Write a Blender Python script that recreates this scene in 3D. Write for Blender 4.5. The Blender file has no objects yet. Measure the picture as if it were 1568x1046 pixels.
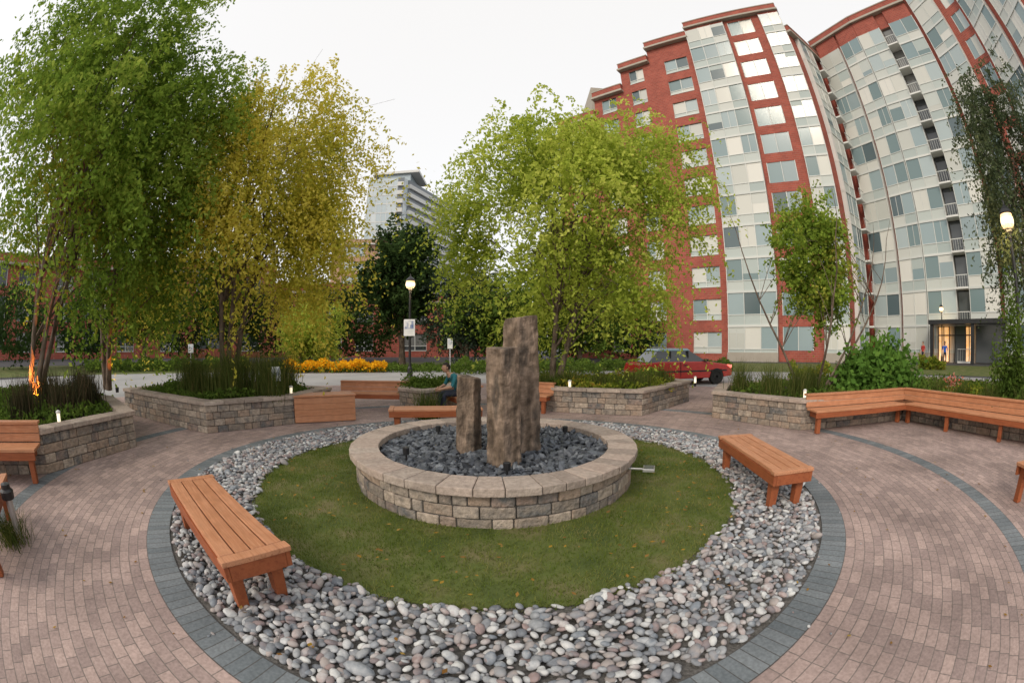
import bpy, bmesh, math, random
import numpy as np
from mathutils import Vector
rng=np.random.default_rng(7); random.seed(7)
sc=bpy.context.scene
R=math.radians
C0=(-0.24,5.34)   # centre of the round court

# ------------------------------------------------------------------ helpers
def link(o,parent=None):
    sc.collection.objects.link(o)
    if parent: o.parent=parent
    return o
def empty(name,loc=(0,0,0),rz=0):
    e=bpy.data.objects.new(name,None); e.location=loc; e.rotation_euler=(0,0,rz); e.empty_display_size=.2
    return link(e)
def npmesh(name,V,F,mat,parent=None,smooth=False,uv=None,loc=None,rz=0,bevel=0):
    V=np.asarray(V,dtype=np.float32); F=np.asarray(F,dtype=np.int32)
    me=bpy.data.meshes.new(name)
    me.vertices.add(len(V)); me.vertices.foreach_set('co',V.ravel())
    m,k=F.shape
    me.loops.add(m*k); me.loops.foreach_set('vertex_index',F.ravel())
    me.polygons.add(m); me.polygons.foreach_set('loop_start',np.arange(m,dtype=np.int32)*k)
    me.polygons.foreach_set('use_smooth',np.full(m,bool(smooth)))
    me.update(calc_edges=True)
    if uv is not None:
        l=me.uv_layers.new(name='UVMap'); l.data.foreach_set('uv',np.asarray(uv,dtype=np.float32).ravel())
    me.materials.append(mat)
    o=bpy.data.objects.new(name,me)
    if loc: o.location=loc
    o.rotation_euler=(0,0,rz)
    if bevel:
        b=o.modifiers.new('Bevel','BEVEL'); b.width=bevel; b.segments=2; b.limit_method='ANGLE'
    return link(o,parent)
BF=np.array([(0,2,3,1),(4,5,7,6),(0,1,5,4),(2,6,7,3),(0,4,6,2),(1,3,7,5)])
class Boxes:
    def __init__(s): s.V=[]; s.n=0
    def corners(s,P): s.V.append(np.array(P,dtype=float)); s.n+=1
    def add(s,u0,u1,v0,v1,z0,z1,O=(0,0),ux=(1,0),uy=(0,1)):
        P=[]
        for z in (z0,z1):
            for v in (v0,v1):
                for u in (u0,u1):
                    P.append((O[0]+ux[0]*u+uy[0]*v,O[1]+ux[1]*u+uy[1]*v,z))
        s.corners(P)
    def taper(s,cx,cy,w0,d0,w1,d1,z0,z1):
        P=[]
        for z,w,d in ((z0,w0,d0),(z1,w1,d1)):
            for v in (-d,d):
                for u in (-w,w): P.append((cx+u,cy+v,z))
        s.corners(P)
    def wedge(s,c,r0,r1,a0,a1,z0,z1):
        P=[]
        for z in (z0,z1):
            for r in (r0,r1):
                for a in (a0,a1): P.append((c[0]+r*math.cos(a),c[1]+r*math.sin(a),z))
        s.corners(P)
    def make(s,name,mat,parent=None,**k):
        if not s.V: return None
        V=np.concatenate(s.V); F=np.concatenate([BF+8*i for i in range(s.n)])
        o=npmesh(name,V,F,mat,parent,**k)
        bm=bmesh.new(); bm.from_mesh(o.data); bmesh.ops.recalc_face_normals(bm,faces=bm.faces); bm.to_mesh(o.data); bm.free()
        return o
def tube(pts,rad,sides=8):
    pts=[Vector(p) for p in pts]; V=[];F=[]
    for i,p in enumerate(pts):
        t=(pts[min(i+1,len(pts)-1)]-pts[max(i-1,0)]).normalized()
        a=t.cross(Vector((0,1,0.13))).normalized(); b=t.cross(a)
        for k in range(sides):
            an=2*math.pi*k/sides
            V.append(p+(a*math.cos(an)+b*math.sin(an))*rad[i])
    for i in range(len(pts)-1):
        for k in range(sides):
            F.append((i*sides+k,i*sides+(k+1)%sides,(i+1)*sides+(k+1)%sides,(i+1)*sides+k))
    return np.array([tuple(v) for v in V]),np.array(F)
class Acc:
    def __init__(s): s.V=[];s.F=[];s.c=0
    def add(s,V,F): s.V.append(V); s.F.append(F+s.c); s.c+=len(V)
    def make(s,name,mat,parent=None,smooth=True,**k): return npmesh(name,np.concatenate(s.V),np.concatenate(s.F),mat,parent,smooth=smooth,**k)
def lathe(acc,prof,loc=(0,0),seg=20,rot=0):
    V=[];F=[]
    for r,z in prof:
        for k in range(seg):
            a=2*math.pi*k/seg+rot; V.append((loc[0]+r*math.cos(a),loc[1]+r*math.sin(a),z))
    for i in range(len(prof)-1):
        for k in range(seg): F.append((i*seg+k,i*seg+(k+1)%seg,(i+1)*seg+(k+1)%seg,(i+1)*seg+k))
    acc.add(np.array(V),np.array(F))

# ------------------------------------------------------------------ materials
def ramp(nt,cols):
    r=nt.nodes.new('ShaderNodeValToRGB'); e=r.color_ramp.elements
    while len(e)<len(cols): e.new(0.5)
    for i,c in enumerate(cols):
        e[i].position=i/(max(1,len(cols)-1)); e[i].color=(*c,1)
    return r
def mat(name,cols,rough=.8,island=1.0,nscale=3.0,detail=4,bump=0,bscale=20,transl=0,spec=.3,stretch=None,emit=0,metal=0,dirt=.0,const=False,diffuse=False,bdist=.02):
    m=bpy.data.materials.new(name); m.use_nodes=True; nt=m.node_tree; N=nt.nodes; L=nt.links
    p=N['Principled BSDF']; p.inputs['Roughness'].default_value=rough
    p.inputs['Specular IOR Level'].default_value=spec; p.inputs['Metallic'].default_value=metal
    tc=N.new('ShaderNodeTexCoord'); co=tc.outputs['Object']
    if stretch:
        mp=N.new('ShaderNodeMapping'); mp.inputs['Scale'].default_value=stretch; L.new(co,mp.inputs[0]); co=mp.outputs[0]
    nz=N.new('ShaderNodeTexNoise'); nz.inputs['Scale'].default_value=nscale; nz.inputs['Detail'].default_value=detail
    L.new(co,nz.inputs['Vector'])
    mr=N.new('ShaderNodeMapRange'); mr.inputs[1].default_value=.3; mr.inputs[2].default_value=.7; L.new(nz.outputs[0],mr.inputs[0])
    fac=mr.outputs[0]
    if island>0:
        g=N.new('ShaderNodeNewGeometry')
        mx=N.new('ShaderNodeMix'); mx.inputs[0].default_value=island
        L.new(fac,mx.inputs[2]); L.new(g.outputs['Random Per Island'],mx.inputs[3]); fac=mx.outputs[0]
    rp=ramp(nt,cols); 
    if const: rp.color_ramp.interpolation='CONSTANT'
    L.new(fac,rp.inputs[0]); c=rp.outputs[0]
    if dirt:
        n2=N.new('ShaderNodeTexNoise'); n2.inputs['Scale'].default_value=bscale*.6; n2.inputs['Detail'].default_value=6; L.new(tc.outputs['Object'],n2.inputs['Vector'])
        m2=N.new('ShaderNodeMapRange'); m2.inputs[1].default_value=.3; m2.inputs[2].default_value=.7; m2.inputs[3].default_value=1-dirt; m2.inputs[4].default_value=1+dirt*.5; L.new(n2.outputs[0],m2.inputs[0])
        vm=N.new('ShaderNodeVectorMath'); vm.operation='SCALE'; L.new(c,vm.inputs[0]); L.new(m2.outputs[0],vm.inputs['Scale']); c=vm.outputs[0]
    L.new(c,p.inputs['Base Color'])
    surf=p
    if diffuse:
        surf=N.new('ShaderNodeBsdfDiffuse'); L.new(c,surf.inputs['Color']); L.new(surf.outputs[0],N['Material Output'].inputs[0])
    if bump:
        nb=N.new('ShaderNodeTexNoise'); nb.inputs['Scale'].default_value=bscale; nb.inputs['Detail'].default_value=5; L.new(co,nb.inputs['Vector'])
        b=N.new('ShaderNodeBump'); b.inputs['Strength'].default_value=bump; b.inputs['Distance'].default_value=bdist
        L.new(nb.outputs[0],b.inputs['Height']); L.new(b.outputs[0],surf.inputs['Normal'])
    if transl:
        t=N.new('ShaderNodeBsdfTranslucent'); L.new(c,t.inputs['Color'])
        ms=N.new('ShaderNodeMixShader'); ms.inputs[0].default_value=transl
        L.new(surf.outputs[0],ms.inputs[1]); L.new(t.outputs[0],ms.inputs[2]); L.new(ms.outputs[0],N['Material Output'].inputs[0])
    if emit:
        p.inputs['Emission Color'].default_value=(*cols[0],1); p.inputs['Emission Strength'].default_value=emit
    return m
def brickmat(name,c1,c2,mort,bw,rh,ms,uv=True,bump=.4,offset=.5,big=.25):
    m=bpy.data.materials.new(name); m.use_nodes=True; nt=m.node_tree; N=nt.nodes; L=nt.links
    p=N['Principled BSDF']; p.inputs['Roughness'].default_value=.85; p.inputs['Specular IOR Level'].default_value=.25
    tc=N.new('ShaderNodeTexCoord'); b=N.new('ShaderNodeTexBrick')
    if uv: L.new(tc.outputs['UV'],b.inputs['Vector'])
    else:
        s=N.new('ShaderNodeSeparateXYZ'); L.new(tc.outputs['Object'],s.inputs[0])
        ad=N.new('ShaderNodeMath'); ad.operation='SUBTRACT'; L.new(s.outputs[0],ad.inputs[0]); L.new(s.outputs[1],ad.inputs[1])
        cb=N.new('ShaderNodeCombineXYZ'); L.new(ad.outputs[0],cb.inputs[0]); L.new(s.outputs[2],cb.inputs[1]); L.new(cb.outputs[0],b.inputs['Vector'])
    b.inputs['Color1'].default_value=(*c1,1); b.inputs['Color2'].default_value=(*c2,1); b.inputs['Mortar'].default_value=(*mort,1)
    b.inputs['Scale'].default_value=1; b.inputs['Brick Width'].default_value=bw; b.inputs['Row Height'].default_value=rh
    b.inputs['Mortar Size'].default_value=ms; b.inputs['Mortar Smooth'].default_value=.3; b.offset=offset
    n=N.new('ShaderNodeTexNoise'); n.inputs['Scale'].default_value=.7; n.inputs['Detail'].default_value=10; n.inputs['Roughness'].default_value=.6; L.new(tc.outputs['Object'],n.inputs['Vector'])
    mr=N.new('ShaderNodeMapRange'); mr.inputs[1].default_value=.3; mr.inputs[2].default_value=.7; mr.inputs[3].default_value=1-big; mr.inputs[4].default_value=1+big*.7; L.new(n.outputs[0],mr.inputs[0])
    n3=N.new('ShaderNodeTexNoise'); n3.inputs['Scale'].default_value=45; n3.inputs['Detail'].default_value=3; L.new(tc.outputs['Object'],n3.inputs['Vector'])
    mr3=N.new('ShaderNodeMapRange'); mr3.inputs[1].default_value=.3; mr3.inputs[2].default_value=.7; mr3.inputs[3].default_value=.82; mr3.inputs[4].default_value=1.15; L.new(n3.outputs[0],mr3.inputs[0])
    mm=N.new('ShaderNodeMath'); mm.operation='MULTIPLY'; L.new(mr.outputs[0],mm.inputs[0]); L.new(mr3.outputs[0],mm.inputs[1])
    vm=N.new('ShaderNodeVectorMath'); vm.operation='SCALE'; L.new(b.outputs[0],vm.inputs[0]); L.new(mm.outputs[0],vm.inputs['Scale']); L.new(vm.outputs[0],p.inputs['Base Color'])
    bp=N.new('ShaderNodeBump'); bp.invert=True; bp.inputs['Strength'].default_value=bump; bp.inputs['Distance'].default_value=.01; L.new(b.outputs['Fac'],bp.inputs['Height']); L.new(bp.outputs[0],p.inputs['Normal'])
    return m

M={}
M['paver']=brickmat('paver_brick',(.42,.315,.285),(.29,.22,.205),(.20,.165,.15),.2,.1,.005,big=.33)
M['border']=brickmat('grey_paver',(.14,.16,.175),(.21,.23,.245),(.10,.10,.10),.1,.26,.005,offset=0,big=.3)
M['brick']=brickmat('red_brick',(.40,.10,.07),(.31,.075,.055),(.32,.19,.15),.6,.2,.015,uv=False,bump=.1,big=.15)
M['concrete']=mat('concrete',[(.30,.30,.30),(.38,.375,.37)],island=0,nscale=.6,rough=.9,dirt=.1)
M['asphalt']=mat('asphalt',[(.055,.055,.06),(.08,.08,.085)],island=0,nscale=.5,rough=.9,bump=.2,bscale=80)
M['soil']=mat('soil',[(.03,.022,.015),(.07,.05,.035)],island=0,nscale=12,bump=.6,bscale=40)
M['gravelbase']=mat('gravel_base',[(.07,.065,.06),(.16,.15,.14)],island=0,nscale=40,bump=.8,bscale=60)
M['lawn']=mat('lawn',[(.06,.085,.02),(.10,.125,.03),(.17,.15,.07)],island=0,nscale=2.2,bump=.5,bscale=60)
M['blade']=mat('grass_blade',[(.07,.11,.02),(.12,.17,.03),(.20,.22,.06),(.38,.31,.15)],island=.4,nscale=1.6,transl=.3,diffuse=True,detail=6)
M['pebble']=mat('pebble',[(.10,.11,.13),(.27,.28,.30),(.38,.33,.31),(.20,.225,.26),(.56,.56,.56),(.31,.23,.22),(.16,.175,.2),(.40,.41,.42),(.72,.72,.70)],island=.93,nscale=25,rough=.75,bump=.15,bscale=60,dirt=.12)
M['slate']=mat('black_stone',[(.02,.023,.03),(.055,.062,.075),(.12,.135,.16),(.045,.05,.06),(.24,.26,.29)],island=.9,nscale=20,rough=.45,bump=.3,bscale=50)
M['block']=mat('wall_stone',[(.16,.145,.135),(.30,.25,.205),(.38,.285,.22),(.23,.2,.175),(.46,.38,.31),(.14,.14,.14),(.35,.25,.2)],island=.85,nscale=8,rough=.9,bump=.9,bscale=26,dirt=.3,bdist=.03)
M['cap']=mat('cap_stone',[(.37,.285,.24),(.46,.375,.32),(.30,.245,.21),(.52,.44,.38)],island=.8,nscale=6,rough=.9,bump=.6,bscale=35,dirt=.22)
M['mortar']=mat('mortar',[(.07,.065,.06),(.1,.09,.085)],island=0,rough=1)
M['basalt']=mat('basalt',[(.055,.04,.03),(.15,.11,.08),(.27,.20,.15),(.10,.08,.065),(.21,.15,.11)],island=.05,nscale=5,rough=.85,bump=1.0,bscale=16,dirt=.5,stretch=(1,1,.3),bdist=.04,detail=9)
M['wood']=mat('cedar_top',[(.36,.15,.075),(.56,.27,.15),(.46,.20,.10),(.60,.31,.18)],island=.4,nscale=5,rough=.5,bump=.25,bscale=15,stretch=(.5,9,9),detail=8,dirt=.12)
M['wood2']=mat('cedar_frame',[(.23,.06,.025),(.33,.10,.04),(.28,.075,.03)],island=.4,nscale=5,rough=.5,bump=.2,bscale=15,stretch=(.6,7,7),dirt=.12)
M['bark']=mat('bark',[(.07,.05,.038),(.15,.11,.085),(.24,.19,.15)],island=0,nscale=9,rough=.95,bump=.8,bscale=25,stretch=(1,1,.4))
M['black']=mat('black_metal',[(.012,.012,.014),(.02,.02,.022)],island=0,rough=.4,spec=.5)
M['white']=mat('white_paint',[(.62,.62,.60),(.72,.72,.69)],island=1,rough=.6)
M['frame']=mat('window_frame',[(.56,.58,.56),(.66,.67,.64)],island=1,rough=.5)
M['glass']=mat('window_glass',[(.22,.30,.32),(.52,.53,.49),(.10,.14,.155),(.30,.38,.40),(.60,.60,.55),(.17,.24,.25),(.40,.47,.48),(.68,.67,.62),(.27,.34,.36),(.6,.6,.56)],island=1,rough=.15,spec=.5,const=True)
M['panel']=mat('bay_panel',[(.38,.44,.43),(.48,.53,.51),(.60,.60,.56)],island=1,rough=.5)
M['glassd']=mat('dark_glass',[(.03,.035,.04),(.09,.1,.11),(.2,.2,.19)],island=1,rough=.1,spec=.6)
M['tglass']=mat('tower_glass',[(.42,.50,.54),(.52,.59,.62),(.62,.67,.69)],island=1,rough=.15,spec=.6)  # tower tones lightened, distance haze is put into the colour
M['tbalc']=mat('tower_recess',[(.17,.19,.21),(.25,.27,.29)],island=1,rough=.3)
M['stonebase']=mat('stone_base',[(.36,.32,.27),(.44,.4,.34)],island=.5,nscale=2,rough=.9)
M['peach']=mat('peach_wall',[(.5,.3,.2),(.56,.36,.26)],island=0,rough=.9)
M['steel']=mat('steel',[(.45,.45,.46),(.55,.55,.56)],island=0,rough=.35,metal=.8)
M['lampglow']=mat('lamp_glow',[(1,.62,.26)],island=0,emit=1.1)
M['lampcore']=mat('lamp_core',[(1,.80,.50)],island=0,emit=1.7)
M['lobby']=mat('lobby_light',[(1,.5,.16)],island=0,emit=.8)
M['pathglow']=mat('path_light_glass',[(1,.86,.6)],island=0,emit=.9)
M['shirt_teal']=mat('teal_shirt',[(.02,.12,.15),(.03,.17,.2)],island=0,nscale=8)
M['shirt_blue']=mat('blue_shirt',[(.02,.09,.4),(.03,.12,.5)],island=0,nscale=8)
M['shirt_red']=mat('red_shirt',[(.4,.04,.03),(.5,.05,.04)],island=0,nscale=8)
M['jeans']=mat('dark_trousers',[(.02,.025,.04),(.035,.04,.06)],island=0,nscale=10)
M['skin']=mat('skin',[(.42,.24,.16),(.48,.28,.19)],island=0,nscale=5,rough=.55)
M['hair']=mat('hair',[(.012,.009,.007),(.03,.022,.017)],island=0,nscale=30,rough=.6)
M['eye']=mat('eye',[(.02,.015,.01)],island=0,rough=.2)
M['carred']=mat('car_red',[(.45,.03,.025),(.5,.04,.03)],island=0,rough=.25,spec=.6)
M['carblue']=mat('car_silver_blue',[(.22,.36,.42),(.28,.42,.48)],island=0,rough=.25,spec=.6)
M['tyre']=mat('tyre',[(.02,.02,.02),(.03,.03,.03)],island=0)
M['taillight']=mat('tail_light',[(1,.06,.03)],island=0,emit=3)
M['signblue']=mat('sign_blue',[(.02,.1,.35)],island=0,rough=.4)
M['signwhite']=mat('sign_white',[(.75,.76,.76)],island=0,rough=.4)
def leafmat(n,cols,tr=.4,ns=.5,isl=.5): return mat(n,cols,island=isl,nscale=ns,transl=tr,diffuse=True,detail=2)
M['lf_green']=leafmat('leaf_green',[(.09,.165,.025),(.19,.30,.045),(.30,.42,.065),(.46,.54,.11)],.5)
M['lf_yellow']=leafmat('leaf_yellow',[(.30,.33,.05),(.56,.53,.07),(.76,.65,.11),(.88,.76,.18)],.5)
M['lf_lime']=leafmat('leaf_lime',[(.18,.26,.035),(.37,.46,.065),(.55,.62,.11),(.72,.74,.18)],.5)
M['lf_dark']=leafmat('leaf_dark',[(.02,.04,.015),(.045,.08,.025),(.075,.12,.035)],.25)
M['lf_blue']=leafmat('leaf_bluegreen',[(.03,.05,.035),(.06,.09,.06),(.10,.14,.09)],.25)
M['lf_mid']=leafmat('leaf_mid',[(.045,.08,.016),(.10,.16,.03),(.16,.23,.04)],.3,2)
M['lf_broad']=leafmat('leaf_broad',[(.06,.13,.025),(.11,.22,.04),(.18,.32,.06)],.3,2)
M['lf_grey']=leafmat('leaf_greygreen',[(.045,.065,.035),(.09,.12,.06),(.17,.19,.09)],.35)
M['lf_mixed']=leafmat('leaf_mixed',[(.06,.1,.015),(.14,.20,.025),(.26,.28,.04),(.38,.2,.04)],.3,1)
M['lf_young']=leafmat('leaf_young',[(.09,.16,.025),(.19,.29,.04),(.30,.40,.06),(.46,.40,.08)],.4,1)
M['lf_fallen']=leafmat('leaf_fallen',[(.16,.07,.025),(.35,.22,.04),(.22,.11,.04),(.4,.3,.08)],.1,1,.9)
M['flower']=leafmat('orange_flowers',[(.75,.28,.01),(.85,.45,.02),(.75,.5,.03)],.2,3)
M['flower2']=leafmat('pink_flowers',[(.5,.06,.06),(.6,.2,.15),(.65,.5,.45)],.2,3,.9)
M['reed']=mat('reed',[(.04,.065,.015),(.09,.12,.03),(.2,.18,.06)],island=.8,nscale=2,transl=.25,diffuse=True)
M['reeddark']=mat('reed_dark',[(.025,.025,.015),(.06,.06,.03),(.13,.085,.055)],island=.8,nscale=2,transl=.2,diffuse=True)

# ------------------------------------------------------------------ world, sun, camera
w=bpy.data.worlds.new('World'); sc.world=w; w.use_nodes=True; nt=w.node_tree
for n in list(nt.nodes): nt.nodes.remove(n)
out=nt.nodes.new('ShaderNodeOutputWorld'); sky=nt.nodes.new('ShaderNodeTexSky'); sky.sky_type='NISHITA'; sky.sun_disc=False
SUN_EL,SUN_AZ=34,222   # azimuth measured clockwise from +Y
sky.sun_elevation=R(SUN_EL); sky.sun_rotation=R(SUN_AZ); sky.dust_density=3
b1=nt.nodes.new('ShaderNodeBackground'); b1.inputs[1].default_value=.05; nt.links.new(sky.outputs[0],b1.inputs[0])
b2=nt.nodes.new('ShaderNodeBackground'); b2.inputs[0].default_value=(1,.965,.91,1); b2.inputs[1].default_value=.91
ad=nt.nodes.new('ShaderNodeAddShader'); nt.links.new(b1.outputs[0],ad.inputs[0]); nt.links.new(b2.outputs[0],ad.inputs[1]); nt.links.new(ad.outputs[0],out.inputs[0])
sd=bpy.data.lights.new('sun','SUN'); sd.energy=1.3; sd.angle=R(14); sd.color=(1,.90,.75)
so=link(bpy.data.objects.new('sun',sd))
d=Vector((math.sin(R(SUN_AZ))*math.cos(R(SUN_EL)),math.cos(R(SUN_AZ))*math.cos(R(SUN_EL)),math.sin(R(SUN_EL))))
so.rotation_euler=d.to_track_quat('Z','Y').to_euler()
cd=bpy.data.cameras.new('camera'); cam=link(bpy.data.objects.new('camera',cd)); sc.camera=cam
cam.location=(0,0,1.75); cam.rotation_euler=(R(90),0,0)
cd.sensor_width=36; cd.sensor_height=24; cd.clip_start=.05; cd.clip_end=3000
cd.type='PANO'
tgt=cd.cycles if hasattr(cd,'cycles') and hasattr(cd.cycles,'panorama_type') else cd
tgt.panorama_type='FISHEYE_EQUISOLID'; tgt.fisheye_lens=15.0; tgt.fisheye_fov=R(220)
sc.view_settings.view_transform='Standard'; sc.view_settings.look='None'; sc.view_settings.exposure=0

# ------------------------------------------------------------------ ground
def disc(name,c,r0,r1,z,m,course=None,uvf=1,seg=128):
    course=course or (r1-r0); nb=max(1,int(round((r1-r0)/course)))
    V=[];F=[];UV=[]; A=np.linspace(0,2*math.pi,seg+1)
    for k in range(nb):
        a0=r0+k*course; a1=min(r1,a0+course) if k<nb-1 else r1
        base=len(V)
        for a in A:
            for r in (a0,a1): V.append((c[0]+r*math.cos(a),c[1]+r*math.sin(a),z))
        rm=(a0+a1)/2; o_=rng.uniform(0,.03)
        for s in range(seg):
            q=base+2*s; F.append((q,q+1,q+3,q+2))
            UV+= [(A[s]*rm+o_,k*course),(A[s]*rm+o_,k*course+a1-a0),(A[s+1]*rm+o_,k*course+a1-a0),(A[s+1]*rm+o_,k*course)]
    return npmesh(name,V,F,m,uv=UV)
def sheet(name,pts,z,m):
    me=bpy.data.meshes.new(name); me.from_pydata([(x,y,z) for x,y in pts],[],[tuple(range(len(pts)))]); me.materials.append(m)
    return link(bpy.data.objects.new(name,me))
sheet('ground',[(-900,-900),(900,-900),(900,900),(-900,900)],0,M['asphalt'])
disc('concrete_pavement',C0,12.4,23,.008,M['concrete'])
disc('brick_paving',C0,4.28,6.28,.012,M['paver'],.1)
disc('paving_band',C0,6.28,6.54,.012,M['border'],.26)
disc('outer_brick_paving',C0,6.54,12.44,.012,M['paver'],.1)
disc('paving_border',C0,4.02,4.28,.016,M['border'],.26)
disc('gravel_bed',C0,2.95,4.02,.006,M['gravelbase'])
V=[];F=[]; seg=96; rr=np.linspace(0,3.02,14)
for r in rr:
    for k in range(seg):
        a=2*math.pi*k/seg; rj=r*(1+.006*math.sin(9*a)+.006*math.sin(23*a+1))
        V.append((C0[0]+rj*math.cos(a),C0[1]+rj*math.sin(a),.06-.045*(r/3.02)**2))
for i in range(13):
    for k in range(seg): F.append((i*seg+k,(i+1)*seg+k,(i+1)*seg+(k+1)%seg,i*seg+(k+1)%seg))
npmesh('lawn',V,F,M['lawn'],smooth=True)
def blades(name,P,h,wd,lean,m,parent=None,curl=.5):
    n=len(P); a=rng.uniform(0,2*np.pi,n); ln=rng.uniform(0,1,n)*lean
    hh=h*rng.uniform(.5,1.1,n); dx=np.cos(a)*ln*hh; dy=np.sin(a)*ln*hh
    f=rng.uniform(0,np.pi,n); wx=np.cos(f)*wd/2; wy=np.sin(f)*wd/2
    V=np.zeros((n,6,3))
    for j,(t,s) in enumerate(((0,1),(.55,.8),(1,.12))):
        q=t**(1+curl)
        z=hh*(t-.25*ln*t*t)
        V[:,2*j,0]=P[:,0]+dx*q-wx*s; V[:,2*j,1]=P[:,1]+dy*q-wy*s; V[:,2*j,2]=P[:,2]+z
        V[:,2*j+1,0]=P[:,0]+dx*q+wx*s; V[:,2*j+1,1]=P[:,1]+dy*q+wy*s; V[:,2*j+1,2]=P[:,2]+z
    F=np.array([(0,1,3,2),(2,3,5,4)]); F=(F[None]+6*np.arange(n)[:,None,None]).reshape(-1,4)
    return npmesh(name,V.reshape(-1,3),F,m,parent)
def ringpts(n,r0,r1,z,c=C0):
    r=np.sqrt(rng.uniform(r0*r0,r1*r1,n)); a=rng.uniform(0,2*np.pi,n)
    return np.stack([c[0]+r*np.cos(a),c[1]+r*np.sin(a),np.full(n,z)],1)
P=ringpts(80000,1.75,3.07,.02)
dens=.5+.5*np.sin(P[:,0]*3.1+1.3*np.sin(P[:,1]*2.3))*np.cos(P[:,1]*2.7+np.sin(P[:,0]*4.1)); P=P[rng.uniform(size=len(P))<.5+.5*dens]
rad=np.hypot(P[:,0]-C0[0],P[:,1]-C0[1]); P[:,2]=.055-.045*(rad/3.02)**2
blades('grass_blades',P,.042,.006,1.3,M['blade'])

# stones
def stone_variants(n,ang=False):
    out=[]
    for i in range(n):
        bm=bmesh.new(); bmesh.ops.create_icosphere(bm,subdivisions=1 if ang else 2,radius=1)
        V=np.array([v.co[:] for v in bm.verts]); F=np.array([[v.index for v in f.verts] for f in bm.faces]); bm.free()
        d=rng.normal(size=(6,3)); d/=np.linalg.norm(d,axis=1)[:,None]
        s=1+sum(rng.uniform(-.2,.2)*(V@k)**2*(1 if not ang else 1.8) for k in d)
        out.append((V*s[:,None],F))
    return out
def stones(name,P,a,b,c,m,ang=False,tilt=.3,parent=None):
    n=len(P); vs=stone_variants(10,ang); A=Acc(); idx=rng.integers(0,10,n)
    for k in range(10):
        I=np.where(idx==k)[0]; V,F=vs[k]
        S=np.stack([a[I],b[I],c[I]],1)
        X=V[None]*S[:,None]
        tx=rng.normal(0,tilt,len(I)); ty=rng.normal(0,tilt,len(I)); tz=rng.uniform(0,6.28,len(I))
        def rot(X,t,i,j):
            ct=np.cos(t)[:,None]; st=np.sin(t)[:,None]; u=X[:,:,i].copy(); v=X[:,:,j].copy()
            X[:,:,i]=u*ct-v*st; X[:,:,j]=u*st+v*ct
        rot(X,tx,1,2); rot(X,ty,0,2); rot(X,tz,0,1)
        X+=P[I][:,None]
        FF=(F[None]+len(V)*np.arange(len(I))[:,None,None]).reshape(-1,3)
        A.add(X.reshape(-1,3),FF)
    return A.make(name,m,parent,smooth=not ang)
sp=.06; gx,gy=np.meshgrid(np.arange(-4.1,4.1,sp),np.arange(-4.1,4.1,sp*.87)); gx=gx+(np.arange(gx.shape[0])%2)[:,None]*sp/2
G=np.stack([gx.ravel(),gy.ravel()],1)+rng.uniform(-.025,.025,(gx.size,2)); rg=np.hypot(G[:,0],G[:,1]); ga=np.arctan2(G[:,1],G[:,0]); G=G[(rg>3.03+.04*np.sin(ga*17)+.03*np.sin(ga*31))&(rg<3.98)]
P=np.column_stack([G[:,0]+C0[0],G[:,1]+C0[1],rng.uniform(.02,.05,len(G))])
P2=ringpts(3500,3.0,3.99,.014)
n=len(P); s=rng.uniform(.018,.042,n)*np.where(rng.uniform(size=n)<.07,1.45,1)
s2=rng.uniform(.02,.036,len(P2)); s=np.concatenate([s,s2]); P=np.concatenate([P,P2]); 
P3=ringpts(60,4.0,4.6,.02); s=np.concatenate([s,rng.uniform(.008,.018,60)]); P=np.concatenate([P,P3]); n=len(P)
stones('river_stone_gravel',P,s*rng.uniform(.95,1.4,n),s*rng.uniform(.7,1,n),s*rng.uniform(.4,.7,n),M['pebble'],tilt=.3)

# ------------------------------------------------------------------ fountain
fo=empty('stone_fountain')
blk=Boxes(); cap=Boxes(); a=0
zs=[.03,.145,.27,.39]; 
for z0,z1 in zip(zs[:-1],zs[1:]):
    a=rng.uniform(0,.3); end=a+2*math.pi
    while a<end-.01:
        da=rng.uniform(.07,.2); 
        if end-(a+da)<.09: da=end-a
        j=rng.uniform(-.014,.014)
        blk.wedge(C0,1.5,1.755+j,a,a+da-.006,z0,z1-.006); a+=da
a=0
while a<2*math.pi-.01:
    da=rng.uniform(.12,.2)
    if 2*math.pi-(a+da)<.1: da=2*math.pi-a
    cap.wedge(C0,1.46,1.825+rng.uniform(-.008,.008),a,a+da-.004,.39,.475+rng.uniform(-.003,.003)); a+=da
blk.make('wall_blocks',M['block'],fo,bevel=.014); cap.make('coping',M['cap'],fo,bevel=.01)
A=Acc(); lathe(A,[(1.735,0),(1.735,.39),(1.52,.391),(1.52,.02)],C0,64); lathe(A,[(1.53,.335),(.001,.34)],C0,64); A.make('core',M['mortar'],fo,smooth=False)
P=ringpts(3300,.0,1.43,.37); s=rng.uniform(.022,.062,len(P)); P[:,2]=rng.uniform(.345,.41,len(P))
stones('black_stones',P,s*1.25,s*.85,s*.5,M['slate'],ang=True,tilt=.45,parent=fo)
tx=bpy.data.textures.new('rock_relief','CLOUDS'); tx.noise_scale=.09; tx.noise_depth=4
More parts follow.
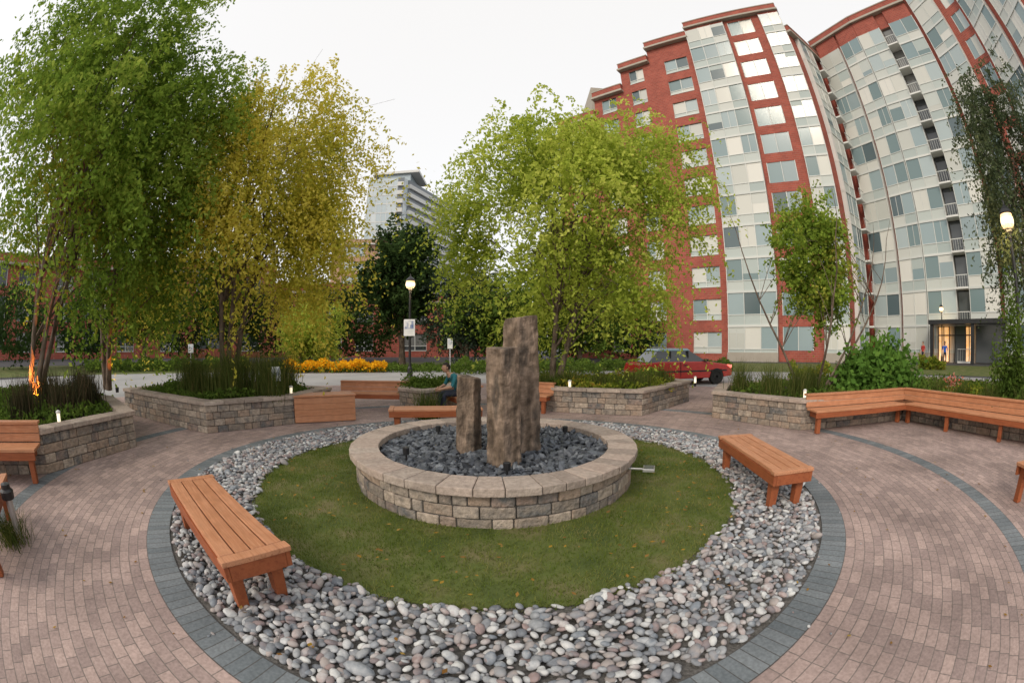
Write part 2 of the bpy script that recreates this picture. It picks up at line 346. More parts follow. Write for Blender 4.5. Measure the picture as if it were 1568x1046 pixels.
def basalt(name,x,y,w,d,h,rz,lean,cut,seed):
    r=np.random.default_rng(seed); k=5 if seed!=5 else 6
    ang=np.linspace(0,2*np.pi,k,endpoint=False)+r.uniform(-.22,.22,k); lv=14; V=[];F=[]
    bulge=r.uniform(.92,1.12,k)
    for i in range(lv+1):
        t=i/lv; s=1.04-.1*t
        for j in range(k):
            jj=1+r.uniform(-.022,.022)-(r.uniform(0,.09) if r.uniform()<.1 else 0)
            px=w*math.cos(ang[j])*bulge[j]*s*jj; py=d*math.sin(ang[j])*bulge[j]*s*jj
            z=t*h
            if i==lv: z+=cut*px/w+r.uniform(-.015,.015)
            V.append((px+lean*t,py,z))
    for i in range(lv):
        for j in range(k): F.append((i*k+j,i*k+(j+1)%k,(i+1)*k+(j+1)%k,(i+1)*k+j))
    me=bpy.data.meshes.new(name); me.from_pydata(V,[],F+[tuple(range(lv*k,lv*k+k))]); me.materials.append(M['basalt'])
    o=link(bpy.data.objects.new(name,me),fo); o.location=(x,y,.33); o.rotation_euler=(0,0,rz)
    b=o.modifiers.new('b','BEVEL'); b.width=.008; b.segments=1; b.limit_method='ANGLE'; b.angle_limit=R(35)
    q=o.modifiers.new('s','SUBSURF'); q.subdivision_type='SIMPLE'; q.levels=3; q.render_levels=3
    q=o.modifiers.new('d','DISPLACE'); q.texture=tx; q.strength=.03; q.mid_level=.5; q.texture_coords='LOCAL'
basalt('basalt_column_front',-.07,4.66,.235,.21,1.36,.9,-.04,.01,3)
basalt('basalt_column_rear',.16,5.25,.245,.23,1.72,.5,-.04,.02,5)
basalt('basalt_column_short',-.56,5.15,.18,.17,1.0,.1,.02,-.02,8)
A=Acc(); lathe(A,[(.16,.36),(.17,.42),(.15,.43),(.13,.38)],(.98,4.75),16); A.make('drain_pot',M['slate'],fo)
def stakelight(parent,x,y,z):
    A=Acc(); lathe(A,[(.012,z),(.012,z+.1),(.035,z+.1),(.04,z+.18),(.02,z+.19),(.001,z+.19)],(x,y),10); A.make('spot_fixture',M['black'],parent,smooth=False)
for q in ((-1.2,4.6),(.75,5.9),(-.05,4.1),(-1.05,5.9)): stakelight(fo,*q,.37)
fl=empty('flood_light',(1.42,4.30,.36),R(-20)); B=Boxes(); B.add(0,.13,-.09,.07,.0,.035); B.add(-.2,0,-.012,.012,.0,.02); B.make('housing',M['steel'],fl,bevel=.004)
B=Boxes(); B.add(.012,.118,-.078,.058,.036,.039); B.make('lens',M['glassd'],fl)

# ------------------------------------------------------------------ benches
def free_bench(x,y,rz,L=1.82,W=.52):
    e=empty('wooden_bench',(x,y,0),rz); B=Boxes(); n=4; pw=(W-.03)/n
    for i in range(n):
        v=-W/2+.015+i*pw; B.add(-L/2+.1,L/2-.1,v+.006,v+pw-.006,.425,.462+rng.uniform(-.002,.002))
    B.add(-L/2,-L/2+.094,-W/2,W/2,.425,.464); B.add(L/2-.094,L/2,-W/2,W/2,.425,.464)
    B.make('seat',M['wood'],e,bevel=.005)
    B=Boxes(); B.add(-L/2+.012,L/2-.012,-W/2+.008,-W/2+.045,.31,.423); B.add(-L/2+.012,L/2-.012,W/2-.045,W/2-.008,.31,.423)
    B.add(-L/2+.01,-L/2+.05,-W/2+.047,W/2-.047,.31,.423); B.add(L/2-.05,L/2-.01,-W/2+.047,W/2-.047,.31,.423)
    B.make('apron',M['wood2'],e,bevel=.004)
    B=Boxes()
    for sx in (-1,1):
        for sy in (-1,1): B.taper(sx*(L/2-.16),sy*(W/2-.1),.045,.04,.062,.05,.016,.36)
        B.add(sx*(L/2-.16)-.025,sx*(L/2-.16)+.025,-W/2+.1,W/2-.1,.3,.36)
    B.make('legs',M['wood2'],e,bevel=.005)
free_bench(-2.30,2.45,R(-33.5)); free_bench(2.96,4.27,R(-97.8)); free_bench(-1.5,8.15,R(12))
def wall_bench(p0,p1,side,seat=True,back=True,D=.5,name='wooden_bench'):
    dx,dy=p1[0]-p0[0],p1[1]-p0[1]; L=math.hypot(dx,dy); rz=math.atan2(dy,dx)
    e=empty(name,(p0[0],p0[1],0),rz); s=side   # side=+1: seat on +v side
    def bx(B,u0,u1,v0,v1,z0,z1): B.add(u0,u1,min(s*v0,s*v1),max(s*v0,s*v1),z0,z1)
    B=Boxes()
    if seat:
        for i in range(4): bx(B,0,L,.06+i*(D-.06)/4+.005,.06+(i+1)*(D-.06)/4-.005,.425,.462)
        B.make('seat',M['wood'],e,bevel=.004); B=Boxes()
        bx(B,.01,L-.01,D-.05,D-.012,.32,.423)
        nl=max(2,int(L/1.5)+1)
        for i in range(nl):
            u=.12+i*(L-.24)/(nl-1); bx(B,u-.045,u+.045,D-.15,D-.055,.016,.423); bx(B,u-.03,u+.03,.06,D-.16,.3,.42)
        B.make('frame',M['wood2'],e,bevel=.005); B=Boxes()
    if back:
        for i,(z0,z1) in enumerate(((.47,.575),(.582,.69))): bx(B,0,L,.012-.01*i,.05-.01*i,z0,z1)
        bx(B,0,L,-.1,.06,.694,.73)
        B.make('backrest',M['wood'],e,bevel=.004)

# ------------------------------------------------------------------ planters
def in_poly(P,poly):
    ins=np.zeros(len(P),bool); n=len(poly)
    for i in range(n):
        x0,y0=poly[i]; x1,y1=poly[(i+1)%n]
        c=((y0>P[:,1])!=(y1>P[:,1]))&(P[:,0]<(x1-x0)*(P[:,1]-y0)/((y1-y0)+1e-9)+x0); ins^=c
    return ins
def polypts(poly,n,z,zj=0):
    a=np.array(poly); P=np.column_stack([rng.uniform(a[:,0].min(),a[:,0].max(),n*3),rng.uniform(a[:,1].min(),a[:,1].max(),n*3)])
    P=P[in_poly(P,poly)][:n]; return np.column_stack([P,np.full(len(P),z)+rng.uniform(0,zj,len(P)) if zj else np.full(len(P),z)])
def leaves(name,P,size,m,parent=None,aspect=.55,down=0,flat=False):
    n=len(P); a=rng.normal(size=(n,3)); a[:,2]-=down
    if flat: a[:,2]*=.12
    a/=np.linalg.norm(a,axis=1)[:,None]
    q=rng.normal(size=(n,3)) if not flat else np.tile([0.05,0,1.],(n,1))
    b=np.cross(a,q); b/=np.linalg.norm(b,axis=1)[:,None]+1e-9
    L=size*rng.uniform(.65,1.25,n)[:,None]; W=L*aspect*.5
    V=np.stack([P,P+a*L*.5+b*W,P+a*L,P+a*L*.5-b*W],1).reshape(-1,3); F=np.arange(4*n).reshape(-1,4)
    return npmesh(name,V,F,m,parent)
def planter(poly,h=.62,soil=.5,edges=None):
    e=empty('stone_planter'); cx=sum(p[0] for p in poly)/len(poly); cy=sum(p[1] for p in poly)/len(poly)
    B=Boxes();Cp=Boxes();Co=Boxes(); n=len(poly)
    for i in range(n):
        p,q=poly[i],poly[(i+1)%n]; L=math.hypot(q[0]-p[0],q[1]-p[1]); ux=((q[0]-p[0])/L,(q[1]-p[1])/L); uy=(-ux[1],ux[0])
        if (cx-p[0])*uy[0]+(cy-p[1])*uy[1]<0: uy=(-uy[0],-uy[1])
        hh=h-.075; cs=[.012]; k=4
        for j in range(k): cs.append(.012+(hh-.012)*(j+1)/k)
        for z0,z1 in zip(cs[:-1],cs[1:]):
            u=0
            while u<L-.01:
                du=rng.uniform(.14,.42)
                if L-(u+du)<.15: du=L-u
                B.add(u,u+du-.008,rng.uniform(-.01,.012),.27,z0,z1-.007,p,ux,uy); u+=du
        Co.add(.02,L-.02,.02,.25,0,hh-.002,p,ux,uy)
        u=-.03
        while u<L+.02:
            du=rng.uniform(.3,.5)
            if L+.03-(u+du)<.2: du=L+.03-u
            Cp.add(u,u+du-.006,-.035,.3,hh+rng.uniform(0,.003),h+rng.uniform(-.003,.003),p,ux,uy); u+=du
    B.make('blocks',M['block'],e,bevel=.014); Cp.make('coping',M['cap'],e,bevel=.01); Co.make('core',M['mortar'],e)
    me=bpy.data.meshes.new('soil'); me.from_pydata([(x,y,soil) for x,y in poly],[],[tuple(range(n))]); me.materials.append(M['soil']); link(bpy.data.objects.new('soil',me),e)
    return e
def inset(poly,d=.3):
    cx=sum(p[0] for p in poly)/len(poly); cy=sum(p[1] for p in poly)/len(poly)
    o=[]
    for x,y in poly:
        l=math.hypot(x-cx,y-cy); o.append((x-(x-cx)/l*d*1.4,y-(y-cy)/l*d*1.4))
    return o
PA=[(-9.4,6.75),(-5.74,6.27),(-4.6,7.96),(-4.5,9.8),(-9,10.6)]
PD=[(-6.08,2.46),(-6.2,4.63),(-8.3,5.55),(-12.5,5.4),(-12.5,.5),(-7.5,.6)]
PB=[(1.09,10.34),(3.03,9.47),(5.15,11.5),(4.8,14),(.5,14.5),(.1,11.6)]
PC=[(4.58,8.83),(5.63,6.69),(8.7,6.1),(8.9,1.2),(13.6,1.0),(13.6,8),(9,11),(5.6,10.4)]
PE=[(-2.75,10.1),(-2.1,9.6),(-1.55,10.3),(-1.5,12.6),(-3.2,12.8)]
for p in (PA,PD,PB,PC,PE): planter(p)
wall_bench((5.72,6.68),(8.66,6.1),-1); wall_bench((8.70,6.1),(8.88,1.3),-1)
wall_bench((-6.08,2.42),(-7.4,.75),1)
wall_bench((-4.5,10.5),(-2.6,10.7),-1); wall_bench((.0,11.0),(1.05,10.45),-1)
wall_bench((-1.35,10.9),(-.75,9.75),-1)
wall_bench((-5.2,.9),(-3.9,.15),1,back=False); wall_bench((5.2,1.05),(6.6,.4),1,back=False)
e=empty('wooden_screen',(-4.57,7.98,0),math.atan2(8.77-7.98,-3.43+4.57)); B=Boxes()
for i in range(4): B.add(0,1.39,.0,.05,.03+i*.135,.03+i*.135+.131)
B.add(-.02,1.41,-.03,.55,.575,.61); B.add(1.33,1.385,.052,.52,.03,.57); B.make('planks',M['wood'],e,bevel=.004)

# ------------------------------------------------------------------ planting
def shrub(name,c,r,n,size,m,aspect=.55,core=True):
    k=max(5,int(n/180)); cc=rng.normal(size=(k,3)); cc/=np.linalg.norm(cc,axis=1)[:,None]; cc*=rng.uniform(.3,.85,(k,1)); cc[:,2]=np.abs(cc[:,2])
    P=cc[rng.integers(0,k,n)]+rng.normal(0,.2,(n,3)); P[:,2]=np.abs(P[:,2])
    P=P*np.array(r)+np.array(c)
    return leaves(name,P,size,m,aspect=aspect)
def clump(name,c,spread,n,h,m,lean=.5,wd=.012):
    P=np.column_stack([c[0]+rng.normal(0,spread,n),c[1]+rng.normal(0,spread,n),np.full(n,c[2])])
    return blades(name,P,h,wd,lean,m,curl=1)
S=.5
for i,(poly,n) in enumerate(((PA,7500),(PD,9000),(PB,8500),(PC,12000),(PE,2500))):
    P=polypts(inset(poly),n,S,.2); P[:,2]+=.08*np.sin(P[:,0]*3)*np.cos(P[:,1]*2.6)
    leaves('ground_cover',P,.1,M[('lf_mid','lf_mid','lf_mixed','lf_mid','lf_mid')[i]])
for x,y in ((-7.2,7.4),(-6.6,7.6),(-6.0,7.5),(-5.6,8.2),(-5.3,8.8),(-6.4,8.4),(-7.7,8.2),(-5.1,7.9)):
    clump('ornamental_grass',(x,y,S),.17,420,rng.uniform(.85,1.2),M['reed'],.5)
for x,y in ((-7.3,3.6),(-7.6,4.4),(-8.3,4.6),(-8.6,3.8),(-7.6,2.7),(-8.8,4.9)):
    clump('dark_grass',(x,y,S),.16,330,.75,M['reeddark'],.5,.018)
for x,y in ((.9,11.2),(1.5,11.1),(2.3,10.9),(3.4,10.6),(4.2,11.4),(2.9,10.4)):
    clump('low_grass',(x,y,S),.15,260,.6,M['reed'],.6)
for x,y in ((5.7,8.0),(6.3,7.7),(5.4,8.9),(6.9,7.9)):
    clump('ornamental_grass',(x,y,S),.13,300,.85,M['reed'],.6)
for x,y in ((9.4,4.6),(9.3,3.6),(9.5,5.4),(9.3,2.6)):
    clump('low_grass',(x,y,S),.14,230,.5,M['reed'],.8)
shrub('broadleaf_shrub',(9.1,7.25,.45),(1.5,1.0,1.3),7500,.16,M['lf_broad'],.7)
shrub('low_shrub',(7.2,8.3,.45),(.5,.5,.45),900,.09,M['lf_mid'])
shrub('low_shrub',(4.3,12.4,.45),(.6,.6,.6),1400,.09,M['lf_green'])
shrub('low_shrub',(3.3,10.6,.45),(.9,.5,.38),1500,.08,M['lf_mixed'])
shrub('low_shrub',(1.4,11.2,.45),(.9,.5,.4),1500,.08,M['lf_mid'])
shrub('low_shrub',(-2.2,10.5,.45),(.6,.6,.5),1500,.08,M['lf_mid'])
shrub('low_shrub',(-5.2,8.6,.45),(.6,.6,.5),1200,.08,M['lf_mid'])
shrub('edge_shrub',(9.95,3.25,.45),(.65,.65,2.4),4500,.1,M['lf_mid'])
shrub('low_shrub',(9.6,4.6,.45),(.5,.6,.5),1200,.08,M['lf_mixed'])
shrub('pink_flowers',(9.9,5.3,.6),(.5,.6,.4),260,.07,M['flower2'])
clump('spiky_plant',(-1.9,9.3,.02),.12,240,.7,M['reed'],.6,.02)
clump('grass_tuft',(-4.3,1.0,.02),.1,220,.35,M['reed'],1.0,.01)
def bed(name,az0,az1,d0,d1,n,h,size,m,z=0.02):
    a=np.radians(rng.uniform(az0,az1,n)); d=rng.uniform(d0,d1,n); P=np.column_stack([d*np.sin(a),d*np.cos(a),z+rng.uniform(0,1,n)**.7*h*(.7+.3*np.sin(a*40)*np.cos(a*113))])
    return leaves(name,P,size,m)
disc('planting_bed',(0,0),25.5,36,.012,M['lawn']) 
bed('orange_flower_bed',-31,-17,24,27,6500,.6,.17,M['flower'],.12)
bed('flower_foliage',-33,-9,24,28,7000,.42,.16,M['lf_mid'],0)
bed('flower_foliage',-9,12,22,26,6000,.9,.16,M['lf_mid'],0)
bed('hedge',-60,-36,27,30,6000,.9,.2,M['lf_mid'],0)
bed('hedge',10,30,25,27,5000,.8,.16,M['lf_mid'],0)
bed('shrub_border',38,56,19,21,4500,.9,.15,M['lf_mixed'],0)
bed('shrub_border',57,61,30,31,1500,1.0,.2,M['lf_mixed'],0)
P=np.concatenate([ringpts(260,1.9,3.0,.085),ringpts(420,4.05,9,.022),ringpts(60,3.05,4,.085)]); leaves('fallen_leaves',P,.05,M['lf_fallen'],flat=True)

# ------------------------------------------------------------------ trees
def tree(name,base,cc,cr,twigs,per,leaf,m,seed,stems=1,tr=.11,droop=.8,tl=.9,clusters=34,spread=.2,aspect=.5,lo=None,floor=.22,out=1.0):
    r=np.random.default_rng(seed); e=empty(name); A=Acc(); cc=np.array(cc,float); cr=np.array(cr,float); base=np.array(base,float)
    d=r.normal(size=(clusters,3)); d/=np.linalg.norm(d,axis=1)[:,None]; rad=r.uniform(.2,1,clusters)**.55*r.uniform(.7,1.08*out,clusters)
    K=cc+d*rad[:,None]*cr
    K[:,2]=np.maximum(K[:,2],base[2]+floor*(cc[2]-base[2])+r.uniform(-.3,.5,clusters))
    for s in range(stems):
        off=np.array([r.uniform(-1,1),r.uniform(-1,1),0])*(.16*stems if stems>1 else 0)
        p0=base+off*.5; top=cc+np.array([off[0]*4,off[1]*4,cr[2]*.75]); pts=[];rd=[]
        for i in range(9):
            t=i/8; q=p0*(1-t)+top*t; q[0]+=off[0]*2*t*(1-t)+r.normal(0,.05)*t; q[1]+=off[1]*2*t*(1-t)+r.normal(0,.05)*t
            pts.append(tuple(q)); rd.append(tr*(1-.88*t)*(1.25 if i==0 else 1)/(stems**.35))
        A.add(*tube(pts,rd,8))
        for k in range(s,clusters,stems):
            zt=(K[k,2]-p0[2])/(top[2]-p0[2]); t0=min(.9,max(.22,zt*.62)); i0=int(t0*8); q0=np.array(pts[i0]); q1=K[k]
            mid=(q0+q1)/2+np.array([0,0,.18*np.linalg.norm(q1-q0)])+r.normal(0,.08,3)
            r0=rd[i0]*.5
            pp=[tuple(q0),tuple(q0*.55+mid*.45+np.array([0,0,.05])),tuple(mid),tuple(mid*.5+q1*.5+np.array([0,0,.08])),tuple(q1)]
            A.add(*tube(pp,[r0,r0*.75,r0*.5,r0*.32,.006],5))
            for _ in range(3):
                tt=r.normal(0,1,3)*cr*spread*1.1; A.add(*tube([pp[3],tuple((np.array(pp[3])+q1+tt)/2+np.array([0,0,.1])),tuple(q1+tt)],[r0*.25,r0*.15,.004],4))
    A.make('trunk',M['bark'],e,smooth=True)
    wgt=r.uniform(.4,1.6,clusters); wgt/=wgt.sum()
    ci=r.choice(clusters,twigs,p=wgt); p0=K[ci]+r.normal(0,1,(twigs,3))*cr*spread
    o=p0-cc; o[:,2]*=.3; o/=np.linalg.norm(o,axis=1)[:,None]+1e-6
    dr=o+r.normal(0,.6,(twigs,3)); dr[:,2]+=.25; dr/=np.linalg.norm(dr,axis=1)[:,None]
    L=tl*r.uniform(.4,1.25,twigs)
    t=r.uniform(0,1,(twigs,per)); 
    P=p0[:,None]+dr[:,None]*(L[:,None]*t)[:,:,None]; P[:,:,2]-=droop*L[:,None]*t*t*1.1
    P+=r.normal(0,.035,P.shape); P=P.reshape(-1,3)
    if lo is not None: P=P[P[:,2]>lo+.5*np.sin(P[:,0]*2)]
    leaves('foliage',P,leaf,m,e,aspect=aspect,down=droop*.6)
    return e
tree('birch_tree',(-9.2,3.5,S),(-9.2,4.5,6.7),(3.5,3.3,4.8),3100,26,.112,M['lf_green'],11,stems=3,tl=.95,clusters=74,spread=.125,aspect=.58)
tree('birch_tree',(-10.6,7.0,S),(-10.0,7.2,6.1),(3.2,3.1,4.4),2300,24,.118,M['lf_green'],12,stems=2,tl=1,clusters=55,spread=.13,aspect=.58)
tree('yellow_birch_tree',(-7.2,8.9,S),(-6.9,9.4,5.8),(3.2,2.8,4.3),2600,25,.108,M['lf_yellow'],13,stems=3,tl=1.2,droop=1.25,clusters=54,spread=.115,aspect=.55)
tree('weeping_birch_tree',(1.2,12.3,S),(2.15,12.3,5.8),(3.75,3.2,3.75),3200,25,.12,M['lf_lime'],14,stems=2,tl=1.2,droop=1.05,clusters=60,spread=.11,aspect=.55,floor=.36,out=1.03)
tree('young_multistem_tree',(7.3,8.3,S),(7.35,8.3,3.75),(1.0,1.0,1.5),1000,18,.105,M['lf_young'],15,stems=4,tr=.06,tl=.5,droop=.2,clusters=30,spread=.17,aspect=.6)
tree('slender_birch_tree',(12.9,3.2,S),(12.6,3.1,6.0),(1.8,1.8,3.4),1500,22,.115,M['lf_grey'],16,stems=2,tr=.08,tl=.9,droop=1.0,clusters=30,spread=.17)
tree('maple_tree',(-8.2,31,0),(-8.2,31,6.3),(3.1,3,3.6),1700,16,.32,M['lf_dark'],17,tr=.25,tl=.9,droop=.2,clusters=44,spread=.2)
tree('crabapple_tree',(-.6,29,0),(-.6,29,3.6),(3.2,2.5,2.6),1300,16,.25,M['lf_mid'],18,tr=.2,tl=.9,droop=.5,clusters=36,spread=.2)
tree('spruce_tree',(-3.2,30,0),(-3.2,30,3.9),(2.6,2.2,3.4),1500,16,.2,M['lf_blue'],19,tr=.2,tl=.7,droop=.5,clusters=40,spread=.17)
tree('lawn_tree',(-14.0,27,0),(-14.0,27,2.6),(2.2,2,2.0),1100,16,.2,M['lf_lime'],20,tr=.14,tl=.8,droop=.4,clusters=30,spread=.2)
tree('lawn_tree',(5,31,0),(5,31,4),(4,2.5,3),1300,16,.25,M['lf_mid'],21,tr=.18,tl=.8,droop=.4,clusters=30,spread=.2)
tree('street_tree',(-26,21,0),(-26,21,4.6),(2.8,2.8,2.6),1200,16,.24,M['lf_mid'],22,tr=.18,tl=.8,droop=.4,clusters=30,spread=.2)
tree('street_tree',(-20.5,25.5,0),(-20.5,25.5,4.8),(2.7,2.7,2.6),1200,16,.24,M['lf_dark'],23,tr=.18,tl=.8,droop=.4,clusters=30,spread=.2)
Ps=[]
for az,dist,h,rx in [(-71,33,5,3.2),(-60,34,5,3),(-45,37,5.5,3.2),(-33,38,6,3),(-25,38,6.5,3),(-20,36,6.5,3),(3,40,5.5,4),(9,42,5,4),(16,38,4.5,3)]:
    x,y=dist*math.sin(R(az)),dist*math.cos(R(az)); n=3000
    q=rng.normal(size=(n,3)); q/=np.linalg.norm(q,axis=1)[:,None]; q*=rng.uniform(.3,1,(n,1))**.5; lump=1+.25*np.sin(q[:,0:1]*7+az)*np.cos(q[:,2:3]*6+az*2)
    Ps.append(q*lump*np.array([rx,3,h*.5])+np.array([x,y,h*.5+.4]))
leaves('distant_tree_mass',np.concatenate(Ps),.34,M['lf_dark'])

# ------------------------------------------------------------------ street furniture
def street_lamp(x,y,z=0,sign=False):
    e=empty('street_lamp',(x,y,z)); A=Acc()
    lathe(A,[(.17,0),(.17,.12),(.13,.2),(.11,.55),(.075,.62),(.06,.8),(.055,3.3),(.045,3.95),(.075,3.98),(.06,4.03),(.09,4.1),(.15,4.14),(.15,4.16),(.001,4.16)],seg=16)
    lathe(A,[(.2,4.5),(.22,4.52),(.17,4.6),(.08,4.68),(.03,4.72),(.02,4.82),(.001,4.84)],seg=16)
    A.make('post',M['black'],e,smooth=False)
    A=Acc(); lathe(A,[(.12,4.16),(.17,4.2),(.205,4.26)],seg=24); lathe(A,[(.21,4.42),(.19,4.5),(.001,4.51)],seg=24); A.make('globe',M['lampglow'],e,smooth=True)
    A=Acc(); lathe(A,[(.205,4.26),(.22,4.34),(.21,4.42)],seg=24); A.make('lit_lens',M['lampcore'],e,smooth=True)
    l=bpy.data.lights.new('lamp_light','POINT'); l.energy=60; l.color=(1,.7,.35); l.shadow_soft_size=.2; o=link(bpy.data.objects.new('lamp_light',l),e); o.location=(0,0,3.95)
    if sign:
        B=Boxes(); B.add(-.26,.26,-.09,-.075,2.0,2.75); B.make('panel',M['signwhite'],e); B=Boxes(); B.add(-.2,.2,-.095,-.091,2.32,2.68); B.make('symbol',M['signblue'],e)
        B=Boxes(); B.add(-.04,.04,-.1,-.0965,2.36,2.64); B.add(.04,.1,-.1,-.0965,2.5,2.64); B.make('letter',M['signwhite'],e)
street_lamp(-4.63,18.9,0,True); street_lamp(10.7,3.3,.0); street_lamp(34.5,19.5,0)
def sign(x,y,z,h,w,ph):
    e=empty('parking_sign',(x,y,z),math.atan2(-x,y)); A=Acc(); lathe(A,[(.02,0),(.02,h),(.001,h)],seg=8); A.make('pole',M['steel'],e)
    B=Boxes(); B.add(-w/2,w/2,-.035,-.022,h-ph,h); B.make('panel',M['signwhite'],e); B=Boxes(); B.add(-w*.35,w*.35,-.04,-.037,h-ph*.6,h-ph*.1); B.make('symbol',M['signblue'],e)
    B=Boxes(); B.add(-w*.1,w*.02,-.046,-.043,h-ph*.54,h-ph*.16); B.add(w*.02,w*.16,-.046,-.043,h-ph*.36,h-ph*.16); B.make('letter',M['signwhite'],e)
sign(-5.0,7.95,S,.72,.2,.3); sign(-18.5,19,0,1.6,.35,.5); sign(-3.0,20.5,0,1.9,.25,.5); sign(5.6,16,0,1.0,.35,.5)
def path_light(x,y,z=S):
    e=empty('path_light',(x,y,z)); A=Acc(); lathe(A,[(.035,0),(.035,.1),(.001,.1)],seg=10); A.make('stem',M['black'],e,smooth=False)
    A=Acc(); lathe(A,[(.033,.1),(.033,.24),(.001,.24)],seg=10); A.make('lens',M['pathglow'],e,smooth=False)
    A=Acc(); lathe(A,[(.045,.242),(.045,.27),(.001,.29)],seg=10); A.make('cap',M['white'],e,smooth=False)
for q in ((-6.4,3.0),(-4.85,8.35),(1.45,10.6),(5.95,7.0),(5.1,11.0)): path_light(*q)
e=empty('bollard_light',(-4.25,1.08,0)); A=Acc(); lathe(A,[(.045,0),(.045,.42),(.001,.42)],seg=14); A.make('tube',M['steel'],e,smooth=False)
A=Acc(); lathe(A,[(.03,.42),(.085,.43),(.09,.5),(.06,.52),(.06,.56),(.001,.57)],seg=14); A.make('head',M['black'],e,smooth=False)
for x,y,dx,dy in ((-8.7,3.5,-.25,.1),(-8.9,3.0,-.15,.3),(-9.7,6.7,-.4,.2)):
    e=empty('tree_uplight',(x,y,S)); A=Acc(); lathe(A,[(.05,0),(.06,.12),(.05,.13),(.04,.1),(.001,.1)],seg=10); A.make('can',M['black'],e,smooth=False)
    l=bpy.data.lights.new('up','SPOT'); l.energy=300 if y<5 else 90; l.color=(1,.30,.06); l.spot_size=R(75); l.spot_blend=.6; o=link(bpy.data.objects.new('up',l),e); o.location=(0,0,.15); o.rotation_euler=Vector((-dx,-dy,-1)).to_track_quat('Z','Y').to_euler()

